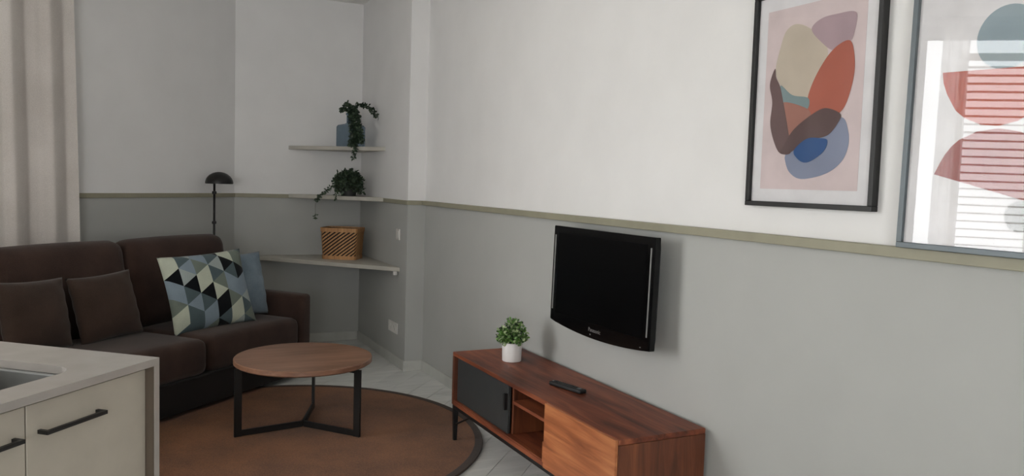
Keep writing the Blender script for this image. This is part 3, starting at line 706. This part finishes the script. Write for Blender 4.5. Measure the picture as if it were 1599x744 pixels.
def band(z0, z1, o0, o1, seg=72):
    b = bmesh.new(); rs = []
    for k in range(seg):
        t = k/seg; rs.append([b.verts.new(bsk(t, z, o)) for z, o in ((z0, o0), (z1, o0), (z1, o1), (z0, o1))])
    for k in range(seg):
        for q in range(4): b.faces.new((rs[k][q], rs[(k+1) % seg][q], rs[(k+1) % seg][(q+1) % 4], rs[k][(q+1) % 4]))
    return b
obj('liner', band(.004, BH-.01, -.006, -.010), 'wicker_dark', bk, smooth=False)
obj('rim', band(BH-.034, BH, .004, -.005), 'wicker', bk); obj('base_band', band(0, .03, .004, -.005), 'wicker', bk)
b = bmesh.new(); ns = 26
for k in range(ns):
    path = []
    for q in range(15):
        f = q/14; path.append((k/ns+.30*f*.9, .026+(BH-.056)*f))
    ring = []
    for t, z in path:
        hwz = .0075; ring.append([b.verts.new(bsk(t, z-hwz, .0005)), b.verts.new(bsk(t, z+hwz, .0005)), b.verts.new(bsk(t, z+hwz, -.003)), b.verts.new(bsk(t, z-hwz, -.003))])
    for r0, r1 in zip(ring, ring[1:]):
        for q in range(4): b.faces.new((r0[q], r0[(q+1) % 4], r1[(q+1) % 4], r1[q]))
obj('weave', b, 'wicker', bk)
b = bmesh.new(); b.faces.new([b.verts.new(bsk(k/72, .006, -.006)) for k in range(72)]); obj('bottom', b, 'wicker_dark', bk)

# bottle with trailing plant
bl = empty('glass_bottle', (1.765, 6.622, 1.7123), R(20)); tag(bl, 'square-shouldered blue glass bottle on the topmost corner shelf', 'bottle')
b = bmesh.new(); rings = []
for hw_, r_, z in ((.086, .02, 0), (.092, .024, .005), (.092, .024, .165), (.085, .03, .18), (.05, .04, .19), (.037, .0365, .2), (.036, .0355, .262), (.043, .0425, .266), (.043, .0425, .28), (.031, .0305, .28), (.03, .0295, .2)):
    pts = rounded(-hw_, hw_, -hw_, hw_, min(r_, hw_*.99), 6); rings.append([b.verts.new((x, y, z)) for x, y in pts])
for r0, r1 in zip(rings, rings[1:]):
    k = len(r0)
    for i in range(k): b.faces.new((r0[i], r0[(i+1) % k], r1[(i+1) % k], r1[i]))
b.faces.new(rings[0][::-1]); autosmooth(obj('glass_body', b, 'bottle', bl), 50)
def cat(pts, n=8):
    out = []
    for i in range(len(pts)-1):
        p0, p1, p2, p3 = [Vector(pts[max(0, min(len(pts)-1, i+j-1))]) for j in range(4)]
        for q in range(n): t = q/n; out.append(.5*((2*p1)+(-p0+p2)*t+(2*p0-5*p1+4*p2-p3)*t*t+(-p0+3*p1-3*p2+p3)*t**3))
    return out+[Vector(pts[-1])]
def vine(b, bs, pts, rnd, dens, ln, spread, mis, rad=.0022):
    c_ = cat(pts); tube(c_, rad, bs, 5)
    for i in range(len(c_)-1):
        for q in range(dens):
            p = c_[i].lerp(c_[i+1], rnd.random())+rdir(rnd)*spread
            leaf_mesh(b, p, rdir(rnd)+(c_[i+1]-c_[i]).normalized()*.5, rdir(rnd), ln*rnd.uniform(.75, 1.25), ln*rnd.uniform(.55, .8), rnd.choice(mis))
# picture directions on the shelf: right = e, towards the viewer = f
e = Vector((.894, -.447, 0)); f_ = Vector((-.26, -.965, 0)); z_ = Vector((0, 0, 1))
def L(r, t, h): return e*r+f_*t+z_*h
tp = empty('trailing_plant', (1.765, 6.622, 1.7123)); tag(tp, 'dark trailing leafy plant spilling out of the blue bottle', 'plant')
rnd = random.Random(21); b = bmesh.new(); bs = bmesh.new()
vine(b, bs, [L(0, 0, .22), L(.005, .01, .31), L(.05, .05, .335), L(.12, .06, .34), L(.18, .06, .30), L(.235, .05, .245)], rnd, 4, .028, .012, [0, 0, 0, 1])
vine(b, bs, [L(0, 0, .22), L(-.01, .01, .32), L(-.03, .02, .36), L(-.05, .03, .345)], rnd, 3, .026, .012, [0, 1])
vine(b, bs, [L(0, 0, .22), L(-.02, .01, .3), L(-.06, .03, .315), L(-.075, .04, .30)], rnd, 3, .026, .010, [0, 1])
for r_, dn in ((.02, 6), (.045, 6), (.065, 6), (.085, 4), (.0, 3)):
    vine(b, bs, [L(0, .01, .22), L(r_*.4, .05, .30), L(r_*.7, .10, .24), L(r_, .145, .15), L(r_+.005, .15, .06), L(r_-.01, .15, .015 if r_ < .06 else .05)], rnd, dn, .027, .013, [0, 0, 0, 1])
vine(b, bs, [L(.03, .145, .08), L(.04, .16, .0), L(.03, .165, -.05), L(.025, .165, -.095)], rnd, 2, .026, .012, [0, 0, 1])
vine(b, bs, [L(.06, .14, .12), L(.09, .15, .07), L(.10, .15, .04)], rnd, 2, .024, .010, [0, 0, 1])
obj('foliage', b, None, tp, mats=['leaf_dark', 'leaf_mid']); obj('stems', bs, 'stem', tp)

# trailing plant on the middle shelf
mp_ = empty('potted_plant', (1.757, 6.635, 1.3003)); tag(mp_, 'bushy trailing plant in a dark pot on the middle corner shelf', 'potted plant')
autosmooth(obj('pot', lathe([(0, 0), (.06, 0), (.075, .08), (.077, .11), (.07, .11), (.065, .09), (0, .09)], 32), 'dark_pot', mp_), 40)
obj('soil', lathe([(0, .097), (.0655, .0955), (.0652, .0905), (0, .0905)], 28), 'soil', mp_)
rnd = random.Random(33); b = bmesh.new(); bs = bmesh.new()
for k in range(34):
    d = rdir(rnd, -.1); hz = Vector((d.x, d.y, 0))
    p1_ = Vector((d.x*.04, d.y*.04, .13)); p2_ = Vector((d.x*.09, d.y*.09, .15+.06*max(0, d.z))); p3 = Vector((d.x*.12, d.y*.12, .10+.11*d.z))
    vine(b, bs, [(0, 0, .09), p1_, p2_, p3], rnd, 1 if k % 3 else 2, .026, .012, [0, 0, 1], .0014)
for k in range(30):
    a_ = R(k*12+rnd.uniform(-5, 5)); cs, sn = math.cos(a_), math.sin(a_); rr_ = rnd.uniform(.088, .115)
    vine(b, bs, [(0, 0, .09), (cs*.06, sn*.06, .14), (cs*rr_, sn*rr_, .10), (cs*rr_, sn*rr_, rnd.uniform(.02, .07))], rnd, 1, .026, .012, [0, 0, 0, 1], .0014)
vine(b, bs, [L(0, .0, .10), L(-.06, .06, .14), L(-.12, .09, .09), L(-.18, .12, .04), L(-.235, .15, .0), L(-.265, .165, -.04)], rnd, 3, .022, .012, [1, 1, 0], .0016)
vine(b, bs, [L(-.262, .165, -.03), L(-.272, .165, -.10), L(-.268, .165, -.16)], rnd, 0, .02, .008, [1], .0012)
vine(b, bs, [L(-.270, .165, -.15), L(-.268, .165, -.2)], rnd, 2, .018, .008, [1], .0012)
vine(b, bs, [L(0, .0, .10), L(-.05, .08, .11), L(-.09, .13, .05), L(-.10, .145, .0), L(-.10, .15, -.03)], rnd, 1, .022, .010, [1], .0014)
obj('foliage', b, None, mp_, mats=['leaf_dark', 'leaf_mid']); obj('stems', bs, 'stem', mp_)

# ------------------------------------------------------------------ switch and sockets on the short corner wall
sw_ = empty('light_switch', (XB-.0003, 5.88, 1.028)); tag(sw_, 'small white light switch on the wall under the dado rail', 'light switch')
obj('plate', box(-.009, 0, -.042, .042, -.042, .042, bev=.003), 'white', sw_); obj('rocker', box(-.013, -.0092, -.026, .026, -.026, .026, bev=.001, seg=1), 'white', sw_)
so_ = empty('double_socket', (XB-.0003, 5.955, .292)); tag(so_, 'white double power socket low on the wall near the skirting', 'socket')
obj('plate', box(-.009, 0, -.11, .11, -.042, .042, bev=.003), 'white', so_)
for y in (-.05, .05):
    o = obj('outlet', xform(lathe([(0, 0), (.021, 0), (.021, .004), (.019, .004), (.017, .001), (0, .001)], 24), Matrix.Translation((-.0092, y, 0)) @ Matrix.Rotation(R(-90), 4, 'Y')), 'white', so_)

# ------------------------------------------------------------------ kitchen counter in the left foreground
CA = R(48.5); CE = Vector((.114, 2.554, 0))
MC = Matrix(((-math.cos(CA), -math.sin(CA), 0, CE.x), (-math.sin(CA), math.cos(CA), 0, CE.y), (0, 0, 1, 0), (0, 0, 0, 1)))   # x along the front to the left, y to the back
CL, CDp = 2.4, .80
ct = empty('worktop'); ct.matrix_world = MC; tag(ct, 'grey quartz worktop with waterfall end panel in the foreground', 'worktop')
hole = rounded(.195, .70, .105, .50, .07, 8)
outer = [(0, 0), (CL, 0), (CL, CDp), (0, CDp)]
b = bmesh.new()
def ring_face(z, flip):
    # split the slab round the hole: quads fanned from the outer rectangle to the hole
    vo = [b.verts.new((x, y, z)) for x, y in outer]; vh = [b.verts.new((x, y, z)) for x, y in hole]
    return vo, vh
tv_o, tv_h = ring_face(.90, 0); bv_o, bv_h = ring_face(.878, 1)
def fill(vo, vh):
    n_ = len(vh); q = n_//4          # hole corners: 0..q-1 = (+x,-y), then (+x,+y), (-x,+y), (-x,-y)
    cor = {0: vo[1], 1: vo[2], 2: vo[3], 3: vo[0]}
    for c in range(4):
        for k in range(q-1): b.faces.new((cor[c], vh[c*q+k], vh[c*q+k+1]))
        b.faces.new((cor[c], vh[c*q+q-1], vh[(c*q+q) % n_], cor[(c+1) % 4]))
fill(tv_o, tv_h); fill(bv_o, bv_h)
for a_, c_ in ((tv_o, bv_o), (tv_h, bv_h)):
    for i in range(len(a_)): b.faces.new((a_[i], a_[(i+1) % len(a_)], c_[(i+1) % len(a_)], c_[i]))
obj('top_slab', b, 'quartz', ct)
M['taupe'] = plain('recess_shade_taupe', (92, 80, 68), .6)  # shade of the end-panel recess as a dark colour
obj('recess_shade_strip', box(.0206, .0222, .002, .3, .0005, .8778), 'taupe', ct)  # thin dark strip added to stand in for shade inside the recess
obj('end_panel', box(0, .0205, 0, CDp, .0005, .8779), 'quartz', ct); obj('end_panel', box(CL-.0205, CL, 0, CDp, .0005, .8779), 'quartz', ct)
sk = empty('kitchen_sink'); sk.matrix_world = MC @ Matrix.Translation((.4475, .3025, .70)); tag(sk, 'undermounted steel sink with rounded corners in the grey worktop', 'sink')
b = bmesh.new(); rings = []
for ins, z in ((-.012, .1775), (.004, .1775), (.008, .17), (.02, .02), (.04, .004), (.16, 0)):
    pts = rounded(.195-.4475+ins, .70-.4475-ins, .105-.3025+ins, .50-.3025-ins, max(.02, .07-ins*.3), 8) if ins < .1 else rounded(-.04, .04, -.04, .04, .039, 8)
    rings.append([b.verts.new((x, y, z)) for x, y in pts])
for r0, r1 in zip(rings, rings[1:]):
    for i in range(len(r0)): b.faces.new((r0[i], r0[(i+1) % len(r0)], r1[(i+1) % len(r0)], r1[i]))
obj('bowl', b, 'steel', sk, smooth=True)
obj('drain', lathe([(0, -.004), (.0395, -.004), (.0395, .002), (.03, .0005), (.012, -.001), (0, -.001)], 28), 'steel', sk, smooth=True)
units = [(.0225, .4405), (.4425, 1.0), (1.002, 1.6), (1.602, 2.378)]
labs = ['cream kitchen cabinet next to the grey end panel', 'cream kitchen cabinet cut off by the left edge, beside the end cabinet', 'cream kitchen cabinet further along the counter, out of view', 'cream kitchen cabinet at the far end of the counter, out of view']
for k, (a0, a1) in enumerate(units[:2]):
    cb = empty('kitchen_cabinet'); cb.matrix_world = MC @ Matrix.Translation((a0, 0, 0)); wd = a1-a0
    tag(cb, labs[k], 'cabinet', 'cream cabinets under the quartz worktop')
    b = bmesh.new()
    hi = .69 if k == 1 else .877
    for q in ((0, .018, .05, .77, .1, hi), (wd-.018, wd, .05, .77, .1, hi), (.018, wd-.018, .05, .77, .1, .118), (.018, wd-.018, .752, .77, .118, hi)): box(*q, b)
    if k == 0:
        b.free(); b = bmesh.new()
        for q in ((0, .018, .05, .77, .1, .69), (wd-.018, wd, .05, .77, .1, .69), (.018, wd-.018, .05, .77, .1, .118), (.018, wd-.018, .752, .77, .118, .69)): box(*q, b)
    obj('carcass', b, 'cream', cb)
    obj('plinth', box(0, wd, .08, .098, 0, .1), 'cream', cb)
    dr = obj('drawer_front', box(.001, wd-.001, .030, .049, .105, .866, bev=.0012, seg=1), 'cream', cb)
    hx0, hx1 = (.185, .385) if k == 0 else (.03, .23)
    b = bmesh.new(); box(hx0, hx1, -.002, .008, .787, .797, b); box(hx0, hx0+.01, .008, .0298, .787, .797, b); box(hx1-.01, hx1, .008, .0298, .787, .797, b)
    obj('handle', b, 'black', dr)
